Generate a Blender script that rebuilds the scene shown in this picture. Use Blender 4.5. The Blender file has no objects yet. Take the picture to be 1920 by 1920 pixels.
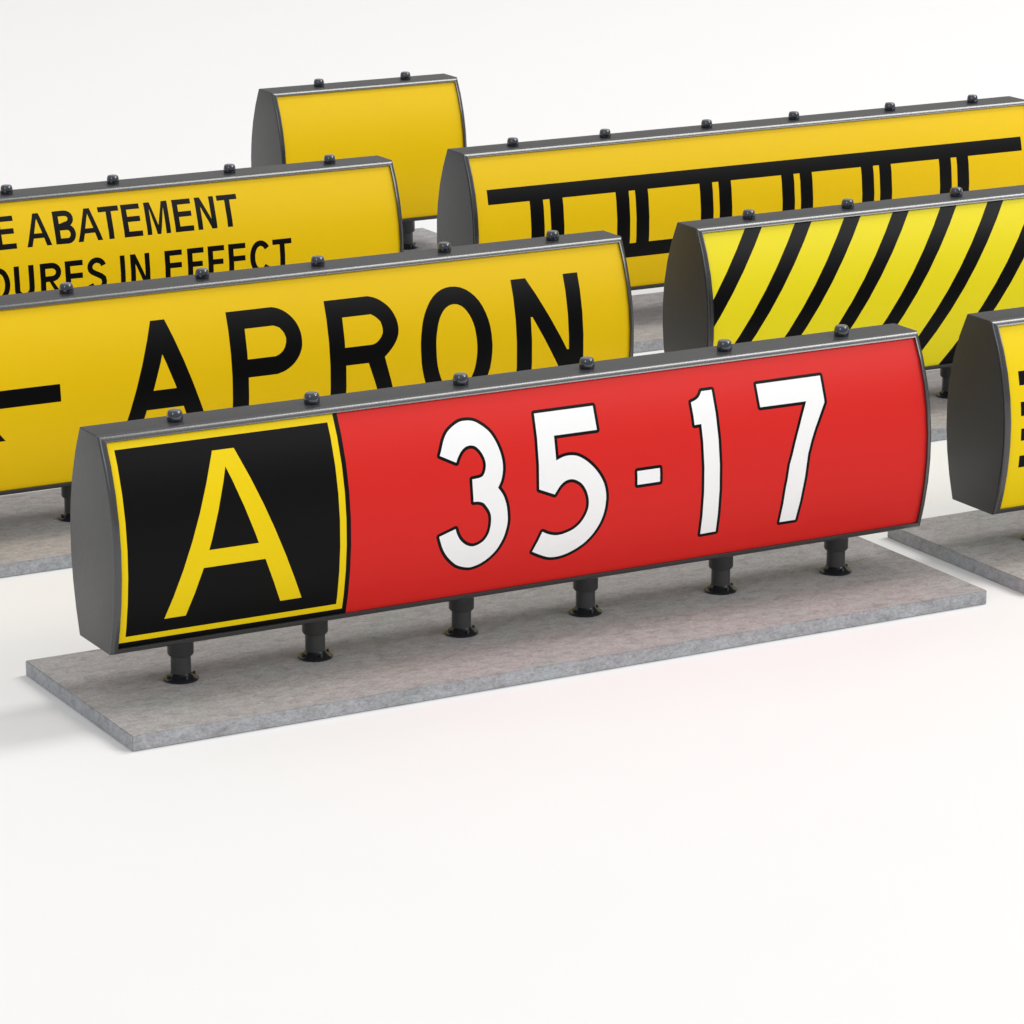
import bpy, bmesh, math
from mathutils import Matrix, Vector
from mathutils.geometry import delaunay_2d_cdt

# ---------------------------------------------------------------- basics
scene = bpy.context.scene
COL = scene.collection

def link(o, parent=None):
    COL.objects.link(o)
    if parent is not None:
        o.parent = parent
    return o

def tag(o, label=None, cat=None, group=None, kind=None):
    if label: o['label'] = label
    if cat: o['category'] = cat
    if group: o['group'] = group
    if kind: o['kind'] = kind
    return o

# ---------------------------------------------------------------- materials
def new_mat(name):
    m = bpy.data.materials.new(name)
    m.use_nodes = True
    nt = m.node_tree
    b = nt.nodes['Principled BSDF']
    return m, nt, b

def speckled(name, col, rough, spec=0.5, bump=0.0, var=0.04, scale=30, coat=0.0, metallic=0.0, rvar=0.04):
    """paint / plastic with faint uneven colour, gloss and surface"""
    m, nt, b = new_mat(name)
    tc = nt.nodes.new('ShaderNodeTexCoord')
    n = nt.nodes.new('ShaderNodeTexNoise')
    n.inputs['Scale'].default_value = scale
    n.inputs['Detail'].default_value = 5
    nt.links.new(tc.outputs['Object'], n.inputs['Vector'])
    mix = nt.nodes.new('ShaderNodeMix'); mix.data_type = 'RGBA'
    nt.links.new(n.outputs['Fac'], mix.inputs['Factor'])
    mix.inputs['A'].default_value = tuple(v * (1 - var) for v in col) + (1,)
    mix.inputs['B'].default_value = tuple(min(1, v * (1 + var)) for v in col) + (1,)
    nt.links.new(mix.outputs['Result'], b.inputs['Base Color'])
    mr = nt.nodes.new('ShaderNodeMapRange')
    mr.inputs['To Min'].default_value = rough - rvar
    mr.inputs['To Max'].default_value = rough + rvar
    nt.links.new(n.outputs['Fac'], mr.inputs['Value'])
    nt.links.new(mr.outputs['Result'], b.inputs['Roughness'])
    b.inputs['Specular IOR Level'].default_value = spec
    b.inputs['Coat Weight'].default_value = coat
    b.inputs['Coat Roughness'].default_value = 0.08
    b.inputs['Metallic'].default_value = metallic
    if bump:
        n2 = nt.nodes.new('ShaderNodeTexNoise')
        n2.inputs['Scale'].default_value = 260
        n2.inputs['Detail'].default_value = 2
        nt.links.new(tc.outputs['Object'], n2.inputs['Vector'])
        bp = nt.nodes.new('ShaderNodeBump')
        bp.inputs['Strength'].default_value = bump
        bp.inputs['Distance'].default_value = 0.001
        nt.links.new(n2.outputs['Fac'], bp.inputs['Height'])
        nt.links.new(bp.outputs['Normal'], b.inputs['Normal'])
    return m

M_CAB = speckled('dark_grey_powder_coat', (0.040, 0.0395, 0.039), 0.37, 0.32, bump=0.15)
M_FRAME = speckled('satin_grey_metal_trim', (0.028, 0.028, 0.029), 0.25, 1.0, rvar=0.008)
M_POST = speckled('charcoal_paint', (0.045, 0.046, 0.048), 0.38, 0.5, bump=0.1)
M_FLANGE = speckled('gloss_black_iron', (0.014, 0.015, 0.017), 0.22, 0.5)
M_KNOB = speckled('gloss_blue_black_plastic', (0.012, 0.018, 0.030), 0.12, 0.8, coat=0.8)
M_RED = speckled('sign_red', (0.68, 0.018, 0.014), 0.42, 0.16, var=0.015, scale=6, rvar=0.015)
M_YEL = speckled('sign_yellow', (0.88, 0.575, 0.003), 0.44, 0.13, var=0.015, scale=6, rvar=0.015)
M_YEB = speckled('sign_bright_yellow', (0.86, 0.625, 0.003), 0.44, 0.13, var=0.015, scale=6, rvar=0.015)
M_LEM = speckled('sign_lemon_yellow', (0.93, 0.79, 0.014), 0.42, 0.15, var=0.015, scale=6)
M_WHT = speckled('sign_white', (0.92, 0.92, 0.92), 0.44, 0.15, var=0.01, scale=6)
M_BLK = speckled('sign_black', (0.003, 0.003, 0.0031), 0.36, 0.10, var=0.03, scale=6, rvar=0.015)

def concrete():
    m, nt, b = new_mat('worn_concrete')
    N, L = nt.nodes, nt.links
    tc = N.new('ShaderNodeTexCoord')
    oi = N.new('ShaderNodeObjectInfo')
    comb = N.new('ShaderNodeCombineXYZ')
    mul = N.new('ShaderNodeMath'); mul.operation = 'MULTIPLY'; mul.inputs[1].default_value = 17.0
    L.new(oi.outputs['Random'], mul.inputs[0]); L.new(mul.outputs[0], comb.inputs['X']); L.new(mul.outputs[0], comb.inputs['Y'])
    add = N.new('ShaderNodeVectorMath'); add.operation = 'ADD'
    L.new(tc.outputs['Object'], add.inputs[0]); L.new(comb.outputs[0], add.inputs[1])
    def noise(scale, detail, rough=0.55, dist=0.0, stretch=(1, 1, 1)):
        mp = N.new('ShaderNodeMapping'); mp.inputs['Scale'].default_value = stretch
        L.new(add.outputs[0], mp.inputs['Vector'])
        n = N.new('ShaderNodeTexNoise')
        n.inputs['Scale'].default_value = scale; n.inputs['Detail'].default_value = detail
        n.inputs['Roughness'].default_value = rough; n.inputs['Distortion'].default_value = dist
        L.new(mp.outputs[0], n.inputs['Vector'])
        return n
    def ramp(src, stops):
        r = N.new('ShaderNodeValToRGB')
        els = r.color_ramp.elements
        els[0].position, els[0].color = stops[0][0], tuple(stops[0][1]) + (1,)
        els[1].position, els[1].color = stops[-1][0], tuple(stops[-1][1]) + (1,)
        for pos, c in stops[1:-1]:
            e = els.new(pos); e.color = tuple(c) + (1,)
        L.new(src, r.inputs['Fac'])
        return r
    big = noise(2.6, 5, 0.6, 0.8)
    base = ramp(big.outputs['Fac'], [(0.32, (0.340, 0.340, 0.328)), (0.45, (0.352, 0.336, 0.330)), (0.55, (0.370, 0.358, 0.356)), (0.68, (0.385, 0.394, 0.398))])
    # rusty-brown wash in soft patches
    wash = noise(2.6, 4, 0.6, 0.8)
    washf = ramp(wash.outputs['Fac'], [(0.46, (0, 0, 0)), (0.64, (1, 1, 1))])
    m1 = N.new('ShaderNodeMix'); m1.data_type = 'RGBA'
    sc = N.new('ShaderNodeMath'); sc.operation = 'MULTIPLY'; sc.inputs[1].default_value = 0.42
    L.new(washf.outputs['Color'], sc.inputs[0]); L.new(sc.outputs[0], m1.inputs['Factor'])
    L.new(base.outputs['Color'], m1.inputs['A']); m1.inputs['B'].default_value = (0.325, 0.268, 0.255, 1)
    # mid mottling
    mid = noise(20, 10, 0.72, 0.5, (0.6, 1.0, 1.0))
    midf = ramp(mid.outputs['Fac'], [(0.32, (0.75, 0.745, 0.74)), (0.50, (1.04, 1.04, 1.04)), (0.68, (1.22, 1.23, 1.24))])
    m2 = N.new('ShaderNodeMix'); m2.data_type = 'RGBA'; m2.blend_type = 'MULTIPLY'; m2.inputs['Factor'].default_value = 1
    L.new(m1.outputs['Result'], m2.inputs['A']); L.new(midf.outputs['Color'], m2.inputs['B'])
    # fine grain
    fine = noise(95, 5, 0.75, 0.2, (0.6, 1.0, 1.0))
    finef = ramp(fine.outputs['Fac'], [(0.32, (0.76, 0.76, 0.76)), (0.5, (1, 1, 1)), (0.68, (1.24, 1.24, 1.24))])
    m3 = N.new('ShaderNodeMix'); m3.data_type = 'RGBA'; m3.blend_type = 'MULTIPLY'; m3.inputs['Factor'].default_value = 1
    L.new(m2.outputs['Result'], m3.inputs['A']); L.new(finef.outputs['Color'], m3.inputs['B'])
    # dark pits and thin trowel scratches
    pit = N.new('ShaderNodeTexVoronoi'); pit.inputs['Scale'].default_value = 16
    L.new(add.outputs[0], pit.inputs['Vector'])
    pitn = noise(5, 2)
    pm = N.new('ShaderNodeMath'); pm.operation = 'MULTIPLY_ADD'; pm.inputs[1].default_value = 0.16; pm.inputs[2].default_value = -0.030
    L.new(pitn.outputs['Fac'], pm.inputs[0])
    lt = N.new('ShaderNodeMath'); lt.operation = 'LESS_THAN'
    L.new(pit.outputs['Distance'], lt.inputs[0]); L.new(pm.outputs[0], lt.inputs[1])
    m4 = N.new('ShaderNodeMix'); m4.data_type = 'RGBA'
    s4 = N.new('ShaderNodeMath'); s4.operation = 'MULTIPLY'; s4.inputs[1].default_value = 0.6
    L.new(lt.outputs[0], s4.inputs[0]); L.new(s4.outputs[0], m4.inputs['Factor'])
    L.new(m3.outputs['Result'], m4.inputs['A']); m4.inputs['B'].default_value = (0.17, 0.155, 0.145, 1)
    scr = noise(6, 9, 0.7, 1.6, (0.45, 1.6, 1.0))
    scrf = ramp(scr.outputs['Fac'], [(0.485, (0, 0, 0)), (0.50, (1, 1, 1)), (0.515, (0, 0, 0))])
    s5 = N.new('ShaderNodeMath'); s5.operation = 'MULTIPLY'; s5.inputs[1].default_value = 0.42
    L.new(scrf.outputs['Color'], s5.inputs[0])
    m5 = N.new('ShaderNodeMix'); m5.data_type = 'RGBA'
    L.new(s5.outputs[0], m5.inputs['Factor']); L.new(m4.outputs['Result'], m5.inputs['A'])
    m5.inputs['B'].default_value = (0.20, 0.175, 0.165, 1)
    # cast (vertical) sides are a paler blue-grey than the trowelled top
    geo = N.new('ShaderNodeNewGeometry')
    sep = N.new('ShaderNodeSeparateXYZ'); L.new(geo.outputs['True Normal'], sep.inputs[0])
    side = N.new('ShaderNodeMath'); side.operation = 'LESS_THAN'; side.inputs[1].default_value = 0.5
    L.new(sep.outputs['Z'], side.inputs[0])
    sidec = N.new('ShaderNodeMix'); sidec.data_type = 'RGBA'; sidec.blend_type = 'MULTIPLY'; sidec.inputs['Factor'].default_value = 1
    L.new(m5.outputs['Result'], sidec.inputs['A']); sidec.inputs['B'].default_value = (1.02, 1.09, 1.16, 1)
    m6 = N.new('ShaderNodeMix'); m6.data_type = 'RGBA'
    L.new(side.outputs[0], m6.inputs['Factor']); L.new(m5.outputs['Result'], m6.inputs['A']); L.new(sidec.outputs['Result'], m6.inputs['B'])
    L.new(m6.outputs['Result'], b.inputs['Base Color'])
    b.inputs['Roughness'].default_value = 0.75
    b.inputs['Specular IOR Level'].default_value = 0.3
    ad = N.new('ShaderNodeMath'); ad.operation = 'ADD'
    L.new(mid.outputs['Fac'], ad.inputs[0]); L.new(fine.outputs['Fac'], ad.inputs[1])
    bp = N.new('ShaderNodeBump'); bp.inputs['Strength'].default_value = 0.35; bp.inputs['Distance'].default_value = 0.004
    L.new(ad.outputs[0], bp.inputs['Height']); L.new(bp.outputs['Normal'], b.inputs['Normal'])
    return m
M_CONC = concrete()
M_GROUND = speckled('white_studio_floor', (0.85, 0.846, 0.842), 0.6, 0.2, var=0.004, scale=2)

# ---------------------------------------------------------------- cabinet profile
H0, YT, YB, BULGE, SKEW, NS = 0.2243, 0.106, 0.181, 0.112, 0.2, 8   # leg height, half depth at top / bottom
REC = 0.010                                                        # panel sits this far behind the cabinet edge
TS = [i / NS for i in range(NS + 1)]
OUT = [(-(YB + (YT - YB) * t + BULGE * 4 * t * (1 - t) * (1 + SKEW * (t - .5))), H0 + t) for t in TS]
NRM = []
for i in range(NS + 1):
    a, b_ = OUT[max(0, i - 1)], OUT[min(NS, i + 1)]
    dy, dz = b_[0] - a[0], b_[1] - a[1]
    l = math.hypot(dy, dz)
    NRM.append((-dz / l, dy / l))
PAN = [(o[0] - n[0] * REC, o[1] - n[1] * REC) for o, n in zip(OUT, NRM)]
LS = [0.0]
for i in range(NS):
    LS.append(LS[-1] + math.hypot(PAN[i + 1][0] - PAN[i][0], PAN[i + 1][1] - PAN[i][1]))
S_MAX = LS[-1]

def surf(x, s, n=0.0):
    """point on the curved face: x along it, s up along the curve, n out of it"""
    i = 0
    while i < NS - 1 and s > LS[i + 1]:
        i += 1
    k = (s - LS[i]) / (LS[i + 1] - LS[i])
    y = PAN[i][0] + k * (PAN[i + 1][0] - PAN[i][0]); z = PAN[i][1] + k * (PAN[i + 1][1] - PAN[i][1])
    kk = min(1, max(0, k))
    ny = NRM[i][0] + kk * (NRM[i + 1][0] - NRM[i][0]); nz = NRM[i][1] + kk * (NRM[i + 1][1] - NRM[i][1])
    l = math.hypot(ny, nz); ny /= l; nz /= l
    return Vector((x, y + ny * n, z + nz * n)), Vector((0, ny, nz))

# ---------------------------------------------------------------- flat lettering outlines
def winding(pt, poly):
    x, y = pt; w = 0
    for i in range(len(poly)):
        x0, y0 = poly[i]; x1, y1 = poly[(i + 1) % len(poly)]
        if y0 <= y < y1 and (x1 - x0) * (y - y0) - (x - x0) * (y1 - y0) > 0: w += 1
        elif y1 <= y < y0 and (x1 - x0) * (y - y0) - (x - x0) * (y1 - y0) < 0: w -= 1
    return w

class Shape:
    """union of outlines, minus holes"""
    def __init__(self, polys, holes=()):
        self.polys, self.holes = polys, holes
        xs = [p[0] for q in polys for p in q]; ys = [p[1] for q in polys for p in q]
        self.box = (min(xs), max(xs), min(ys), max(ys))
    def has(self, pt):
        a, b, c, d = self.box
        if not (a <= pt[0] <= b and c <= pt[1] <= d): return False
        if any(winding(pt, h) for h in self.holes): return False
        return any(winding(pt, q) for q in self.polys)

def rect(x0, y0, x1, y1): return [(x0, y0), (x1, y0), (x1, y1), (x0, y1)]

def clip(poly, x0, y0, x1, y1):
    for ax, lim, sg in ((0, x0, 1), (0, x1, -1), (1, y0, 1), (1, y1, -1)):
        out = []
        for i in range(len(poly)):
            a, b = poly[i], poly[(i + 1) % len(poly)]
            ia, ib = sg * (a[ax] - lim) >= 0, sg * (b[ax] - lim) >= 0
            if ia: out.append(a)
            if ia != ib:
                k = (lim - a[ax]) / (b[ax] - a[ax])
                out.append((a[0] + k * (b[0] - a[0]), a[1] + k * (b[1] - a[1])))
        poly = out
        if not poly: return []
    return poly

def grow(poly, w):
    """outline pushed outwards by w with rounded corners"""
    area = sum(poly[i][0] * poly[(i + 1) % len(poly)][1] - poly[(i + 1) % len(poly)][0] * poly[i][1] for i in range(len(poly)))
    if area < 0: poly = poly[::-1]
    n = len(poly); out = []
    for i in range(n):
        a, b, c = poly[i - 1], poly[i], poly[(i + 1) % n]
        d0 = (b[0] - a[0], b[1] - a[1]); d1 = (c[0] - b[0], c[1] - b[1])
        a0 = math.atan2(-d0[0], d0[1]); a1 = math.atan2(-d1[0], d1[1])
        da = (a1 - a0 + math.pi) % (2 * math.pi) - math.pi
        if da > 0.25:
            k = max(2, int(da / 0.3))
            for j in range(k + 1):
                t = a0 + da * j / k
                out.append((b[0] + w * math.cos(t), b[1] + w * math.sin(t)))
        else:
            t = a0 + da / 2; r = w / max(0.3, math.cos(da / 2))
            out.append((b[0] + r * math.cos(t), b[1] + r * math.sin(t)))
    return out

def smooth(poly, sharp=0.6):
    """corner-cut once everywhere except at real corners"""
    n = len(poly); out = []
    for i in range(n):
        a, b, c = poly[i - 1], poly[i], poly[(i + 1) % n]
        t0 = math.atan2(b[1] - a[1], b[0] - a[0]); t1 = math.atan2(c[1] - b[1], c[0] - b[0])
        da = abs((t1 - t0 + math.pi) % (2 * math.pi) - math.pi)
        l0, l1 = math.hypot(b[0] - a[0], b[1] - a[1]), math.hypot(c[0] - b[0], c[1] - b[1])
        if da > sharp or max(l0, l1) > 0.09:
            out.append(b)
        else:
            out.append((b[0] + .25 * (a[0] - b[0]), b[1] + .25 * (a[1] - b[1])))
            out.append((b[0] + .25 * (c[0] - b[0]), b[1] + .25 * (c[1] - b[1])))
    return out

def stroke(path, w, closed=False):
    n = len(path); L, R_ = [], []
    for i in range(n):
        a = path[i - 1] if (i or closed) else path[i]
        c = path[(i + 1) % n] if (i < n - 1 or closed) else path[i]
        b = path[i]
        d0 = (b[0] - a[0], b[1] - a[1]); d1 = (c[0] - b[0], c[1] - b[1])
        l0, l1 = math.hypot(*d0), math.hypot(*d1)
        if l0 < 1e-9: d0, l0 = d1, l1
        if l1 < 1e-9: d1, l1 = d0, l0
        nx, ny = -(d0[1] / l0 + d1[1] / l1), d0[0] / l0 + d1[0] / l1
        l = math.hypot(nx, ny); nx /= l; ny /= l
        cs = max(0.4, nx * -d0[1] / l0 + ny * d0[0] / l0)
        r = w / 2 / cs
        L.append((b[0] + nx * r, b[1] + ny * r)); R_.append((b[0] - nx * r, b[1] - ny * r))
    if closed: return L, R_
    return L + R_[::-1]

def arc(cx, cy, rx, ry, a0, a1, n=10):
    return [(cx + rx * math.cos(math.radians(a0 + (a1 - a0) * i / n)), cy + ry * math.sin(math.radians(a0 + (a1 - a0) * i / n))) for i in range(n + 1)]

def letter(ch, x0, x1, y0, h):
    """grotesque capital drawn in its own box of x0..x1, y0..y0+h"""
    w = (x1 - x0) / h; v = 0.172; u = 0.165; q = v / 2
    holes = []
    if ch == 'E': P = [[(0, 0), (w, 0), (w, u), (v, u), (v, .455), (w - .03, .455), (w - .03, .455 + u), (v, .455 + u), (v, 1 - u), (w - .01, 1 - u), (w - .01, 1), (0, 1)]]
    elif ch == 'F': P = [[(0, 0), (v, 0), (v, .425), (w - .05, .425), (w - .05, .425 + u), (v, .425 + u), (v, 1 - u), (w, 1 - u), (w, 1), (0, 1)]]
    elif ch == 'T': P = [[(w / 2 - q, 0), (w / 2 + q, 0), (w / 2 + q, 1 - u), (w, 1 - u), (w, 1), (0, 1), (0, 1 - u), (w / 2 - q, 1 - u)]]
    elif ch == 'I': P = [rect(0, 0, w, 1)]
    elif ch == 'N': P = [[(0, 0), (v - .01, 0), (v - .01, .70), (w - v, 0), (w, 0), (w, 1), (w - v + .01, 1), (w - v + .01, .31), (v, 1), (0, 1)]]
    elif ch == 'M': P = [[(0, 0), (v - .02, 0), (v - .02, .80), (w / 2 - .06, 0), (w / 2 + .06, 0), (w - v + .02, .80), (w - v + .02, 0), (w, 0), (w, 1), (w - .19, 1), (w / 2, .28), (.19, 1), (0, 1)]]
    elif ch == 'A':
        m = w / 2
        P = [[(0, 0), (.165, 0), (.165 + .07, .24), (w - .235, .24), (w - .165, 0), (w, 0), (m + .09, 1), (m - .09, 1)]]
        holes = [[(.27, .39), (w - .27, .39), (m, .83)]]
    elif ch == 'U': P = [stroke([(q, 1), (q, .30)] + arc(w / 2, .30, w / 2 - q, .30 - q, 180, 360, 12) + [(w - q, 1)], v)]
    elif ch == 'O':
        P = [arc(w / 2, .5, w / 2, .51, 0, 360, 28)[:-1]]; holes = [arc(w / 2, .5, w / 2 - v, .51 - .14, 0, 360, 28)[:-1]]
    elif ch == 'C': P = [stroke(arc(w / 2 + .02, .5, w / 2 + .02 - q, .505 - .07, 38, 322, 22), v)]
    elif ch == 'D':
        P = [[(0, 0)] + [(w * .45, 0)] + arc(w * .45, .5, w * .55, .5, -90, 90, 16)[1:] + [(0, 1)]]
        holes = [[(v, u)] + arc(w * .45, .5, w * .55 - v, .5 - u, -90, 90, 16) + [(v, 1 - u)]]
    elif ch == 'B':
        P = [rect(0, 0, v, 1), stroke([(q, 1 - u / 2), (w * .55, 1 - u / 2)] + arc(w * .55, .745, w * .42 - q, .255 - u / 2, 90, -90, 9)[1:] + [(q, .49 + u / 2 - u / 2)], v),
             stroke([(q, .49), (w * .6, .49)] + arc(w * .6, .2835, w * .4 - q, .2065, 90, -90, 9)[1:] + [(q, u / 2)], v)]
    elif ch in 'PR':
        P = [rect(0, 0, v, 1), stroke([(q, 1 - u / 2), (w * .55, 1 - u / 2)] + arc(w * .55, .72, w * .45 - q, .28 - u / 2, 90, -90, 10)[1:] + [(q, .44 + u / 2)], v)]
        if ch == 'R': P.append([(w * .40, .46), (w * .58, .46), (w + .03, 0), (w - .14, 0)])
    elif ch == 'S':
        P = [stroke(arc(w / 2, .725, w / 2 - q, .275 - .06, 12, 180, 10) + [(q + .015, .66), (q + .07, .595), (w * .45, .53), (w - q - .10, .45), (w - q - .02, .38)] + arc(w / 2, .275, w / 2 - q, .275 - .06, 0, -168, 11), v * .97)]
    f = lambda poly: [(x0 + a * h, y0 + b * h) for a, b in poly]
    return Shape([f(a) for a in P], [f(a) for a in holes])

# ---------------------------------------------------------------- curved panel with its printed legend
def face_panel(name, parent, x0, x1, layers, background, s0=0.022, s1=None):
    """layers: list of (shapes, material), the later ones printed over the earlier ones"""
    s1 = S_MAX - 0.022 if s1 is None else s1
    verts, edges = [], []
    def ring(poly):
        b = len(verts)
        verts.extend(Vector((float(p[0]), float(p[1]))) for p in poly)
        edges.extend((b + i, b + (i + 1) % len(poly)) for i in range(len(poly)))
    ring(rect(x0, s0, x1, s1))
    for s in LS[1:-1]:
        b = len(verts); verts.extend((Vector((x0, s)), Vector((x1, s)))); edges.append((b, b + 1))
    for shapes, _ in layers:
        for sh in shapes:
            for q in list(sh.polys) + list(sh.holes): ring(q)
    r = delaunay_2d_cdt(verts, edges, [], 0, 1e-5)
    V, F = r[0], r[2]
    mats = [background]
    for _, m in layers:
        if m not in mats: mats.append(m)
    me = bpy.data.meshes.new(name)
    pts = [surf(v[0], v[1]) for v in V]
    faces = []
    for f in F:
        a, b, c = (V[i] for i in f)
        ar = (b[0] - a[0]) * (c[1] - a[1]) - (b[1] - a[1]) * (c[0] - a[0])
        if abs(ar) < 1e-9: continue
        faces.append(tuple(f) if ar > 0 else tuple(f)[::-1])
    me.from_pydata([p[0] for p in pts], [], faces)
    for m in mats: me.materials.append(m)
    for poly in me.polygons:
        c = (sum(V[i][0] for i in poly.vertices) / 3, sum(V[i][1] for i in poly.vertices) / 3)
        idx = 0
        for shapes, m in layers:
            if any(sh.has(c) for sh in shapes): idx = mats.index(m)
        poly.material_index = idx
        poly.use_smooth = True
    me.normals_split_custom_set_from_vertices([p[1] for p in pts])
    return link(bpy.data.objects.new(name, me), parent)

# ---------------------------------------------------------------- solid parts
def mesh_obj(name, bm, mat, parent=None, angle=35):
    me = bpy.data.meshes.new(name)
    bmesh.ops.recalc_face_normals(bm, faces=bm.faces)
    for f in bm.faces: f.smooth = True
    bm.to_mesh(me); bm.free()
    me.set_sharp_from_angle(angle=math.radians(angle))
    me.materials.append(mat)
    return link(bpy.data.objects.new(name, me), parent)

def cabinet(parent, L):
    bm = bmesh.new()
    front = [(y + 0.0196, z) for y, z in OUT]              # stops behind the trim
    loop = front + [(-y, z) for y, z in OUT[::-1]]          # front bottom..top, back top..bottom
    A = [bm.verts.new((0, y, z)) for y, z in loop]
    B = [bm.verts.new((L, y, z)) for y, z in loop]
    n = len(loop)
    bm.faces.new(A); bm.faces.new(B[::-1])
    for i in range(NS, n):                                 # top, back, underside; the front stays open for the panel
        j = (i + 1) % n
        bm.faces.new((A[i], B[i], B[j], A[j]))
    bmesh.ops.recalc_face_normals(bm, faces=bm.faces)
    es = [e for e in bm.edges if len(e.link_faces) == 2 and e.calc_face_angle(0) > math.radians(35)]
    bmesh.ops.bevel(bm, geom=es, offset=0.005, segments=3, profile=0.5, affect='EDGES')
    return mesh_obj('cabinet', bm, M_CAB, parent)

def frame(parent, L):
    # rounded trim: from the cabinet side over a quarter round to the inner edge, then down to the panel
    sec = [(0.004, -0.0197)] + [(0.0305 * (1 - math.cos(t)), -0.020 + 0.0235 * math.sin(t)) for t in (math.radians(7.5 * k) for k in range(13))]
    sec = sec + [(0.0310, 0.0025), (0.0310, -0.0150)]
    bm = bmesh.new(); rings = []
    def at(x, s, n):
        if n > 0: return surf(x, s, n + REC)[0]
        return surf(x, s, REC)[0] + Vector((0, -n, 0))     # the set-back edge runs straight back
    for w, n in sec:
        lo, hi = w, S_MAX - w
        ss = [lo + (hi - lo) * k / 24 for k in range(25)]
        ring = [at(w, s, n) for s in ss] + [at(L - w, s, n) for s in ss[::-1]]
        rings.append([bm.verts.new(p) for p in ring])
    m = len(rings[0])
    for a, b in zip(rings, rings[1:]):
        for i in range(m):
            j = (i + 1) % m
            bm.faces.new((a[i], a[j], b[j], b[i]))
    bm.verts.ensure_lookup_table()
    o = mesh_obj('frame', bm, M_FRAME, parent, angle=50)
    sh = o.data.attributes.get('sharp_edge') or o.data.attributes.new('sharp_edge', 'BOOLEAN', 'EDGE')
    for e in o.data.edges:                                 # mitred corners
        a, b = e.vertices
        if a % m == b % m and a % m in (0, 24, 25, 49): sh.data[e.index].value = True
    return o

def lathe(name, prof, mat, parent, loc, seg=32, angle=40):
    bm = bmesh.new(); rings = []
    for r, z in prof:
        rings.append([bm.verts.new((r * math.cos(2 * math.pi * k / seg), r * math.sin(2 * math.pi * k / seg), z)) for k in range(seg)])
    for a, b in zip(rings, rings[1:]):
        for k in range(seg):
            bm.faces.new((a[k], a[(k + 1) % seg], b[(k + 1) % seg], b[k]))
    bm.faces.new(rings[0][::-1]); bm.faces.new(rings[-1])
    o = mesh_obj(name, bm, mat, parent, angle)
    o.location = loc
    return o

# one leg (post > collar, base_flange, bolts) and one knob, copied for the others
def make_leg(parent, x):
    leg = lathe('leg', [(0.047, 0.016), (0.047, 0.135)], M_POST, parent, (x, 0, 0))
    lathe('collar', [(0.050, 0.119), (0.056, 0.120), (0.061, 0.128), (0.061, H0 + 0.002)], M_POST, leg, (0, 0, 0))
    lathe('base_flange', [(0.079, 0.0), (0.082, 0.003), (0.082, 0.008), (0.079, 0.011), (0.072, 0.0135), (0.060, 0.021), (0.052, 0.030), (0.0475, 0.036)], M_FLANGE, leg, (0, 0, 0), seg=40, angle=30)
    for k in range(4):
        a = math.radians(90 * k)
        lathe('bolt', [(0.0065, 0.008), (0.0065, 0.0285), (0.0045, 0.031)], M_FLANGE, leg, (0.066 * math.cos(a), 0.066 * math.sin(a), 0), seg=12)
    return leg

def copy_tree(o, parent):
    c = o.copy(); link(c); c.parent = parent
    for ch in list(o.children): copy_tree(ch, c)
    return c

PROTO = {}
KNOB = [(0.0345, -0.002), (0.0372, 0.005), (0.0380, 0.013), (0.0374, 0.024), (0.0352, 0.036), (0.0325, 0.0445), (0.0300, 0.0485), (0.0265, 0.0505), (0.0240, 0.0510), (0.003, 0.0512)]
LEGX = [0.4203, 1.1073, 1.8855, 2.5722, 3.3496, 4.0368]
LEN3 = 4.4292

def make_sign(x, y, length, legs, label, group=True):
    o = bpy.data.objects.new('airfield_sign', None); link(o)
    o.empty_display_size = 0.2; o.location = (x, y, 0)
    tag(o, label, 'airfield sign', 'airfield signs standing in rows on concrete slabs')
    cabinet(o, length); frame(o, length)
    for lx in legs:
        if 'leg' not in PROTO:
            PROTO['leg'] = make_leg(o, lx)
            PROTO['knob'] = lathe('top_knob', KNOB, M_KNOB, o, (lx, 0, H0 + 1), seg=32, angle=60)
        else:
            c = copy_tree(PROTO['leg'], o); c.location = (lx, 0, 0)
            k = copy_tree(PROTO['knob'], o); k.location = (lx, 0, H0 + 1)
    return o

def make_slab(x, y, length, label):
    bm = bmesh.new()
    bmesh.ops.create_cube(bm, size=1)
    x0, x1 = -0.101, length + 0.085
    for v in bm.verts:
        v.co = Vector((x0 if v.co.x < 0 else x1, -0.638 if v.co.y < 0 else 0.611, -0.073 if v.co.z < 0 else -0.0005))
    bmesh.ops.bevel(bm, geom=[e for e in bm.edges], offset=0.004, segments=2, affect='EDGES')
    o = mesh_obj('concrete_slab', bm, M_CONC, None)
    o.location = (x, y, 0)
    return tag(o, label, 'concrete slab', 'concrete slabs under the airfield signs')

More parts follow.
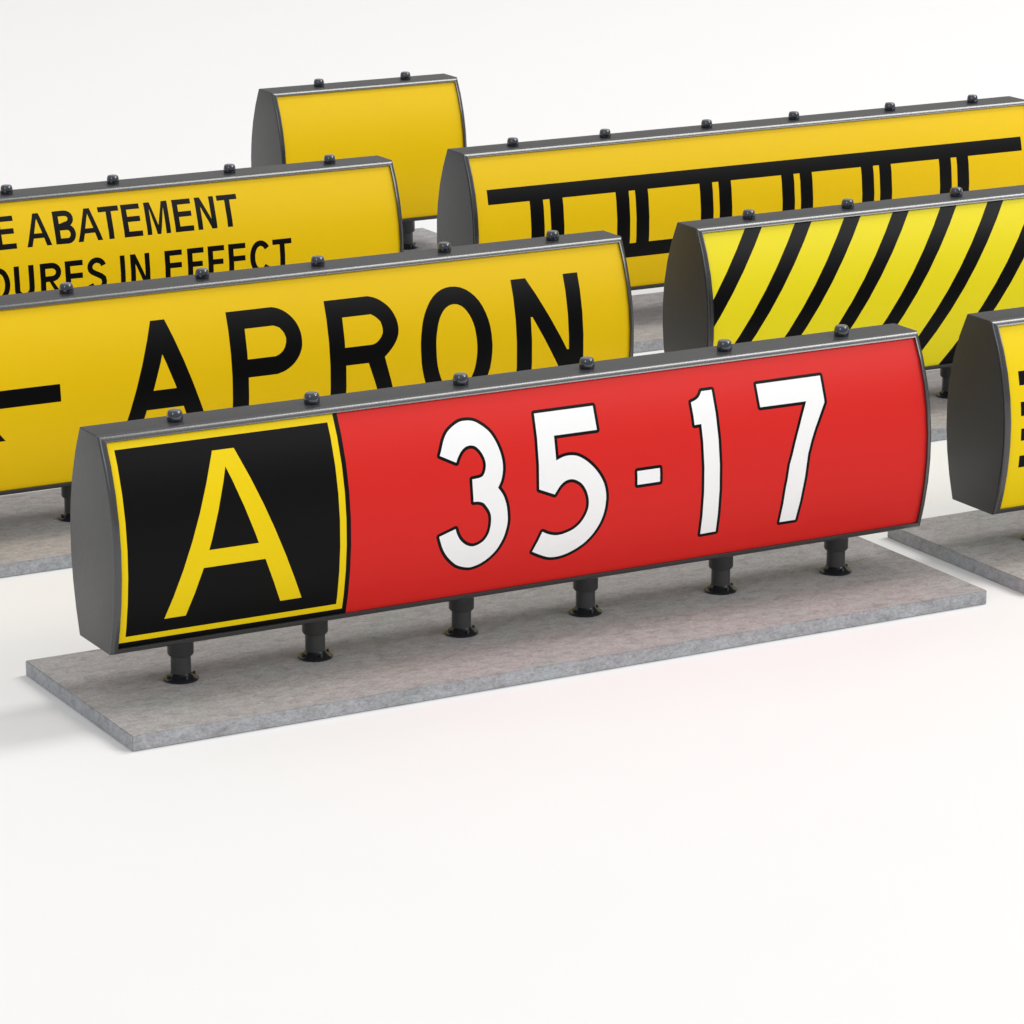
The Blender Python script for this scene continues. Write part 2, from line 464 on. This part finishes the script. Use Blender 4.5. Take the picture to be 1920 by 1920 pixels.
THREE= [(1.662,0.736),(1.676,0.767),(1.688,0.795),(1.701,0.819),(1.719,0.842),(1.741,0.858),(1.772,0.875),(1.797,0.883),(1.825,0.883),(1.846,0.881),(1.871,0.873),(1.900,0.853),(1.924,0.832),(1.944,0.808),(1.959,0.777),(1.969,0.750),(1.978,0.724),(1.984,0.696),(1.987,0.668),(1.986,0.641),(1.981,0.612),(1.974,0.586),(1.964,0.566),(1.953,0.550),(1.965,0.534),(1.978,0.513),(1.988,0.488),(1.997,0.459),(2.001,0.426),(2.003,0.395),(2.001,0.365),(1.995,0.334),(1.985,0.302),(1.969,0.273),(1.948,0.241),(1.924,0.217),(1.898,0.198),(1.868,0.183),(1.841,0.175),(1.815,0.171),(1.788,0.176),(1.764,0.184),(1.739,0.196),(1.716,0.216),(1.694,0.238),(1.673,0.266),(1.658,0.295),(1.648,0.323),(1.639,0.353),(1.724,0.380),(1.731,0.358),(1.741,0.337),(1.755,0.317),(1.775,0.298),(1.795,0.286),(1.814,0.280),(1.833,0.280),(1.854,0.286),(1.875,0.297),(1.891,0.313),(1.904,0.336),(1.910,0.360),(1.913,0.386),(1.914,0.407),(1.911,0.429),(1.902,0.450),(1.887,0.471),(1.875,0.486),(1.861,0.493),(1.844,0.498),(1.820,0.499),(1.819,0.606),(1.841,0.607),(1.863,0.609),(1.877,0.615),(1.886,0.628),(1.894,0.646),(1.898,0.667),(1.896,0.690),(1.888,0.712),(1.877,0.732),(1.864,0.748),(1.849,0.760),(1.832,0.765),(1.813,0.765),(1.795,0.759),(1.777,0.746),(1.762,0.727),(1.751,0.710),(1.744,0.694)]
FIVE= [(2.189,0.873),(2.509,0.873),(2.510,0.757),(2.275,0.757),(2.273,0.639),(2.304,0.650),(2.334,0.655),(2.366,0.653),(2.389,0.647),(2.414,0.634),(2.440,0.615),(2.465,0.592),(2.488,0.566),(2.506,0.540),(2.522,0.510),(2.532,0.482),(2.538,0.453),(2.540,0.424),(2.537,0.396),(2.532,0.361),(2.522,0.326),(2.507,0.294),(2.484,0.261),(2.463,0.236),(2.436,0.211),(2.402,0.190),(2.367,0.174),(2.332,0.163),(2.298,0.157),(2.264,0.157),(2.237,0.162),(2.209,0.173),(2.178,0.188),(2.148,0.204),(2.195,0.300),(2.221,0.286),(2.246,0.277),(2.273,0.271),(2.303,0.272),(2.331,0.278),(2.360,0.287),(2.386,0.302),(2.409,0.323),(2.427,0.350),(2.438,0.376),(2.444,0.400),(2.444,0.428),(2.438,0.455),(2.429,0.478),(2.414,0.502),(2.398,0.519),(2.374,0.534),(2.350,0.541),(2.326,0.539),(2.306,0.531),(2.288,0.518),(2.273,0.501),(2.257,0.478),(2.173,0.513)]
ONE= [(3.116,0.873),(3.175,0.873),(3.180,0.160),(3.092,0.158),(3.089,0.716),(3.051,0.715),(3.049,0.826),(3.076,0.834),(3.094,0.844),(3.107,0.858)]
SEVEN= [(3.430,0.871),(3.803,0.872),(3.804,0.739),(3.771,0.681),(3.738,0.623),(3.712,0.562),(3.690,0.499),(3.644,0.156),(3.551,0.156),(3.558,0.242),(3.567,0.343),(3.584,0.455),(3.601,0.510),(3.618,0.561),(3.639,0.620),(3.663,0.676),(3.699,0.756),(3.432,0.757)]
CAM= [-6.12202, -14.84923, 5.26434, -0.50888, 0.2697, 0.00086, 6917.92914]
WORLD_LOW, WORLD_HIGH = 0.40, 0.75      # brightness of the white studio dome at the floor line and overhead
BOXES = [('top_softbox', (0.60, 0.08, 0.80), 60, (12, 34), 15500, (1, 0.995, 0.985)),
         ('front_softbox', (0.60, -0.58, 0.55), 60, (26, 24), 12500, (1, 0.995, 0.985)),
         ('side_softbox', (-0.75, -0.50, 0.42), 60, (14, 18), 3000, (0.75, 0.88, 1.0))]

# ================================================================ the signs
ROW = 2.805
XL, XR = -0.051, 4.875                  # left and right columns of the rows behind

# --- front sign: A | 35-17
s = make_sign(0, 0, LEN3, LEGX, 'long sign with yellow A on black beside white 35-17 on red')
SEAM = 1.179
yA = Shape([[(.530, .900), (.637, .900), (.938, .150), (.830, .150), (.744, .3735), (.437, .3735), (.357, .150), (.252, .150)]],
           [[(.582, .822), (.712, .4535), (.465, .4535)]])
border = Shape([rect(.037, .056, 1.156, .9975)], [rect(.067, .085, 1.123, .960)])
o = face_panel('location_panel', s, 0.026, SEAM, [([border, yA], M_YEB)], M_BLK)
o['label'] = 'black location panel with yellow border and yellow letter A'
DASH = rect(2.713, .4655, 2.839, .5325)
digits = [smooth(THREE), smooth(FIVE), DASH, ONE, SEVEN]
o = face_panel('runway_panel', s, SEAM, LEN3 - 0.026,
               [([Shape([grow(d, 0.0155)]) for d in digits], M_BLK), ([Shape([d]) for d in digits], M_WHT)], M_RED)
o['label'] = 'red panel with black outlined white 35-17'

# --- APRON sign with an arrow to the left
s = make_sign(XL, ROW, LEN3, LEGX, 'yellow sign reading APRON in black beside a left arrow, behind the red sign')
B0, T0 = .175, .855
def line_x(a, b, y): return a[0] + (b[0] - a[0]) * (y - a[1]) / (b[1] - a[1])
lA = line_x((1.503, .856), (1.337, .366), B0); rA = line_x((1.584, .856), (1.765, .351), B0)
capA = Shape([[(1.503, T0), (1.584, T0), (rA, B0), (rA - .103, B0), (1.652, .384), (1.440, .384), (1.440 - (1.440 - lA - .103), B0), (lA, B0)]],
             [[(1.546, .672), (1.614, .486), (1.481, .486)]])
P_out = [(1.938, T0), (2.209, T0), (2.244, .846), (2.280, .826), (2.314, .796), (2.340, .757), (2.358, .713), (2.363, .668), (2.359, .626), (2.345, .588),
         (2.319, .552), (2.284, .523), (2.243, .503), (2.203, .4935), (2.034, .4935), (2.034, B0), (1.938, B0)]
P_in = [(2.034, .755), (2.203, .755), (2.236, .741), (2.259, .714), (2.269, .683), (2.266, .654), (2.251, .623), (2.227, .601), (2.199, .591), (2.034, .591)]
R_out = [(2.519, T0), (2.785, T0), (2.827, .843), (2.869, .817), (2.904, .783), (2.928, .741), (2.943, .700), (2.946, .657), (2.937, .618), (2.917, .581),
         (2.888, .548), (2.850, .515), (line_x((2.850, .515), (2.896, .349), B0), B0), (line_x((2.751, .492), (2.799, .350), B0), B0), (2.751, .4925), (2.615, .4925), (2.615, B0), (2.519, B0)]
R_in = [(2.614, .7545), (2.787, .7545), (2.815, .737), (2.839, .711), (2.849, .679), (2.847, .649), (2.832, .621), (2.807, .599), (2.782, .5905), (2.614, .5905)]
def egg(cx, cy, rx, ry, n=48, e=2.12):
    out = []
    for k in range(n):
        a = 2 * math.pi * k / n; c, s_ = math.cos(a), math.sin(a)
        out.append((cx + rx * math.copysign(abs(c) ** (2 / e), c), cy + ry * math.copysign(abs(s_) ** (2 / e), s_)))
    return out
N_out = [(3.671, T0), (3.764, T0), (3.993, .431), (4.004, .431), (4.004, T0), (4.098, T0), (4.098, B0), (4.028, B0), (3.778, .636), (3.768, .636), (3.768, B0), (3.671, B0)]
apron = [capA, Shape([smooth(P_out, .4)], [smooth(P_in, .4)]), Shape([smooth(R_out, .4)], [smooth(R_in, .4)]),
         Shape([egg(3.295, .515, .223, .340)], [egg(3.295, .515, .127, .242)]), Shape([N_out])]
AC = .536
up = [(.335, AC), (.648 - .13 - .01, AC + .222), (.648, AC + .222), (.465, AC)]
arrow = [Shape([rect(.40, .4895, .959, .5825)]), Shape([up]), Shape([[(x, 2 * AC - y) for x, y in up]])]
face_panel('panel', s, 0.026, LEN3 - 0.026, [(apron + arrow, M_BLK)], M_YEL)

# --- striped sign
s = make_sign(XR - .005, ROW, LEN3, LEGX, 'yellow sign covered in slanting black stripes, behind the right end of the red sign')
stripes = []
k = 0
while True:
    xt = .325 + .3425 * k
    if xt - .735 > LEN3: break
    q = clip([(xt, 1.0), (xt - .735, 0.0), (xt - .735 + .117, 0.0), (xt + .117, 1.0)], 0.03, 0.024, LEN3 - 0.03, S_MAX - 0.024)
    if q: stripes.append(Shape([q]))
    k += 1
face_panel('panel', s, 0.030, LEN3 - 0.030, [(stripes, M_BLK)], M_LEM, 0.024, S_MAX - 0.024)

# --- right hand sign of the front row: four horizontal black lines
s = make_sign(4.880, 0, LEN3, LEGX, 'yellow sign with four level black bars at the right edge, nearest row')
bars = [Shape([rect(.103, a, LEN3 - .103, b)]) for a, b in ((.687, .760), (.530, .603))]
for a, b in ((.401, .465), (.257, .321)):
    x = .105
    while x < LEN3 - .3:
        bars.append(Shape([rect(x, a, min(x + .55, LEN3 - .103), b)])); x += .82
face_panel('panel', s, 0.026, LEN3 - 0.026, [(bars, M_BLK)], M_YEB)

# --- noise abatement sign
s = make_sign(XL, 2 * ROW, LEN3, LEGX, 'yellow sign reading NOISE ABATEMENT PROCEDURES IN EFFECT, behind the APRON sign')
L1 = [('N', 1.195, 1.322), ('O', 1.350, 1.500), ('I', 1.532, 1.563), ('S', 1.588, 1.711), ('E', 1.735, 1.857),
      ('A', 1.922, 2.081), ('B', 2.107, 2.240), ('A', 2.250, 2.409), ('T', 2.400, 2.534), ('E', 2.550, 2.672), ('M', 2.701, 2.855),
      ('E', 2.886, 3.010), ('N', 3.037, 3.164), ('T', 3.184, 3.318)]
L2 = [('P', .872, 1.000), ('R', 1.028, 1.160), ('O', 1.190, 1.332), ('C', 1.354, 1.492), ('E', 1.522, 1.642), ('D', 1.668, 1.793), ('U', 1.820, 1.947),
      ('R', 1.986, 2.121), ('E', 2.146, 2.264), ('S', 2.289, 2.413), ('I', 2.503, 2.535), ('N', 2.570, 2.697),
      ('E', 2.796, 2.913), ('F', 2.946, 3.056), ('F', 3.083, 3.194), ('E', 3.221, 3.339), ('C', 3.364, 3.503), ('T', 3.520, 3.650)]
txt = [letter(c_, a, b, .714, .200) for c_, a, b in L1] + [letter(c_, a, b, .409, .200) for c_, a, b in L2]
face_panel('panel', s, 0.026, LEN3 - 0.026, [(txt, M_BLK)], M_YEL)

# --- ladder pattern sign
s = make_sign(XR, 2 * ROW, LEN3, LEGX, 'yellow sign with black ladder of paired uprights and level rails, behind the striped sign')
lad = [Shape([rect(.12, .243, LEN3 - .12, .340)]), Shape([rect(.12, .684, LEN3 - .12, .781)])]
k = 0
while 0.420 + .638 * k + .25 < LEN3 - .12:
    x = .420 + .638 * k
    lad += [Shape([rect(x, .30, x + .099, .72)]), Shape([rect(x + .146, .30, x + .244, .72)])]
    k += 1
face_panel('panel', s, 0.026, LEN3 - 0.026, [(lad, M_BLK)], M_YEL)

# --- farthest sign, only its leg and slab show
s = make_sign(XR, 3 * ROW, 1.476, LEGX[:2], 'short plain yellow sign farthest back, seen past the end of the noise sign')
face_panel('panel', s, 0.026, 1.450, [], M_YEL)

make_slab(0, 0, LEN3, 'grey concrete slab under the red 35-17 sign')
make_slab(XL, ROW, LEN3, 'grey concrete slab under the yellow APRON sign')
make_slab(XR - .005, ROW, LEN3, 'grey concrete slab under the striped yellow sign')
make_slab(4.880, 0, LEN3, 'grey concrete slab under the sign with four black bars')
make_slab(XL, 2 * ROW, LEN3, 'grey concrete slab under the noise abatement sign')
make_slab(XR, 2 * ROW, LEN3, 'grey concrete slab under the ladder pattern sign')
make_slab(XR, 3 * ROW, 1.476, 'short grey concrete slab farthest back')

# ---------------------------------------------------------------- ground
bm = bmesh.new()
vs = [bm.verts.new(v) for v in ((-150, -150, -0.073), (150, -150, -0.073), (150, 150, -0.073), (-150, 150, -0.073))]
bm.faces.new(vs)
g = mesh_obj('ground', bm, M_GROUND)
tag(g, 'seamless white studio floor', None, None, 'structure')

# ---------------------------------------------------------------- light: studio, white surround and soft boxes
w = bpy.data.worlds.new('World'); scene.world = w; w.use_nodes = True
bg = w.node_tree.nodes['Background']
nt = w.node_tree
tcw = nt.nodes.new('ShaderNodeTexCoord'); sp = nt.nodes.new('ShaderNodeSeparateXYZ'); mrw = nt.nodes.new('ShaderNodeMapRange')
nt.links.new(tcw.outputs['Generated'], sp.inputs[0]); nt.links.new(sp.outputs['Z'], mrw.inputs['Value'])
mrw.inputs['From Min'].default_value = 0.0; mrw.inputs['From Max'].default_value = 0.9
mrw.inputs['To Min'].default_value = WORLD_LOW; mrw.inputs['To Max'].default_value = WORLD_HIGH
nt.links.new(mrw.outputs['Result'], bg.inputs['Strength'])
bg.inputs['Color'].default_value = (1.0, 0.99, 0.985, 1)

def softbox(name, direction, dist, size, power, color=(1, 1, 1), target=(3, 1.5, 0.6)):
    l = bpy.data.lights.new(name, 'AREA'); l.shape = 'RECTANGLE'; l.size, l.size_y = size; l.energy = power; l.color = color
    o = bpy.data.objects.new(name, l); link(o)
    d = Vector(direction).normalized()
    o.location = Vector(target) + d * dist
    o.rotation_euler = d.to_track_quat('Z', 'Y').to_euler()
    return o
for a in BOXES: softbox(*a)

# ---------------------------------------------------------------- camera
CX, CY, CZ, YAW, PITCH, ROLL, F = CAM
fw = Vector((-math.sin(YAW) * math.cos(PITCH), math.cos(YAW) * math.cos(PITCH), -math.sin(PITCH)))
rt = Vector((math.cos(YAW), math.sin(YAW), 0)); up_ = rt.cross(fw)
r2 = math.cos(ROLL) * rt + math.sin(ROLL) * up_; u2 = -math.sin(ROLL) * rt + math.cos(ROLL) * up_
cd = bpy.data.cameras.new('camera'); cam = bpy.data.objects.new('camera', cd); link(cam)
m = Matrix.Identity(4)
for i in range(3):
    m[i][0], m[i][1], m[i][2], m[i][3] = r2[i], u2[i], -fw[i], (CX, CY, CZ)[i]
cam.matrix_world = m
cd.sensor_fit = 'HORIZONTAL'; cd.sensor_width = 36; cd.lens = F / 1920 * 36
cd.clip_start = 0.1; cd.clip_end = 1000
scene.camera = cam

scene.render.engine = 'CYCLES'
scene.cycles.max_bounces = 8
scene.view_settings.view_transform = 'Standard'
scene.view_settings.look = 'None'
scene.view_settings.exposure = 0
scene.view_settings.gamma = 1
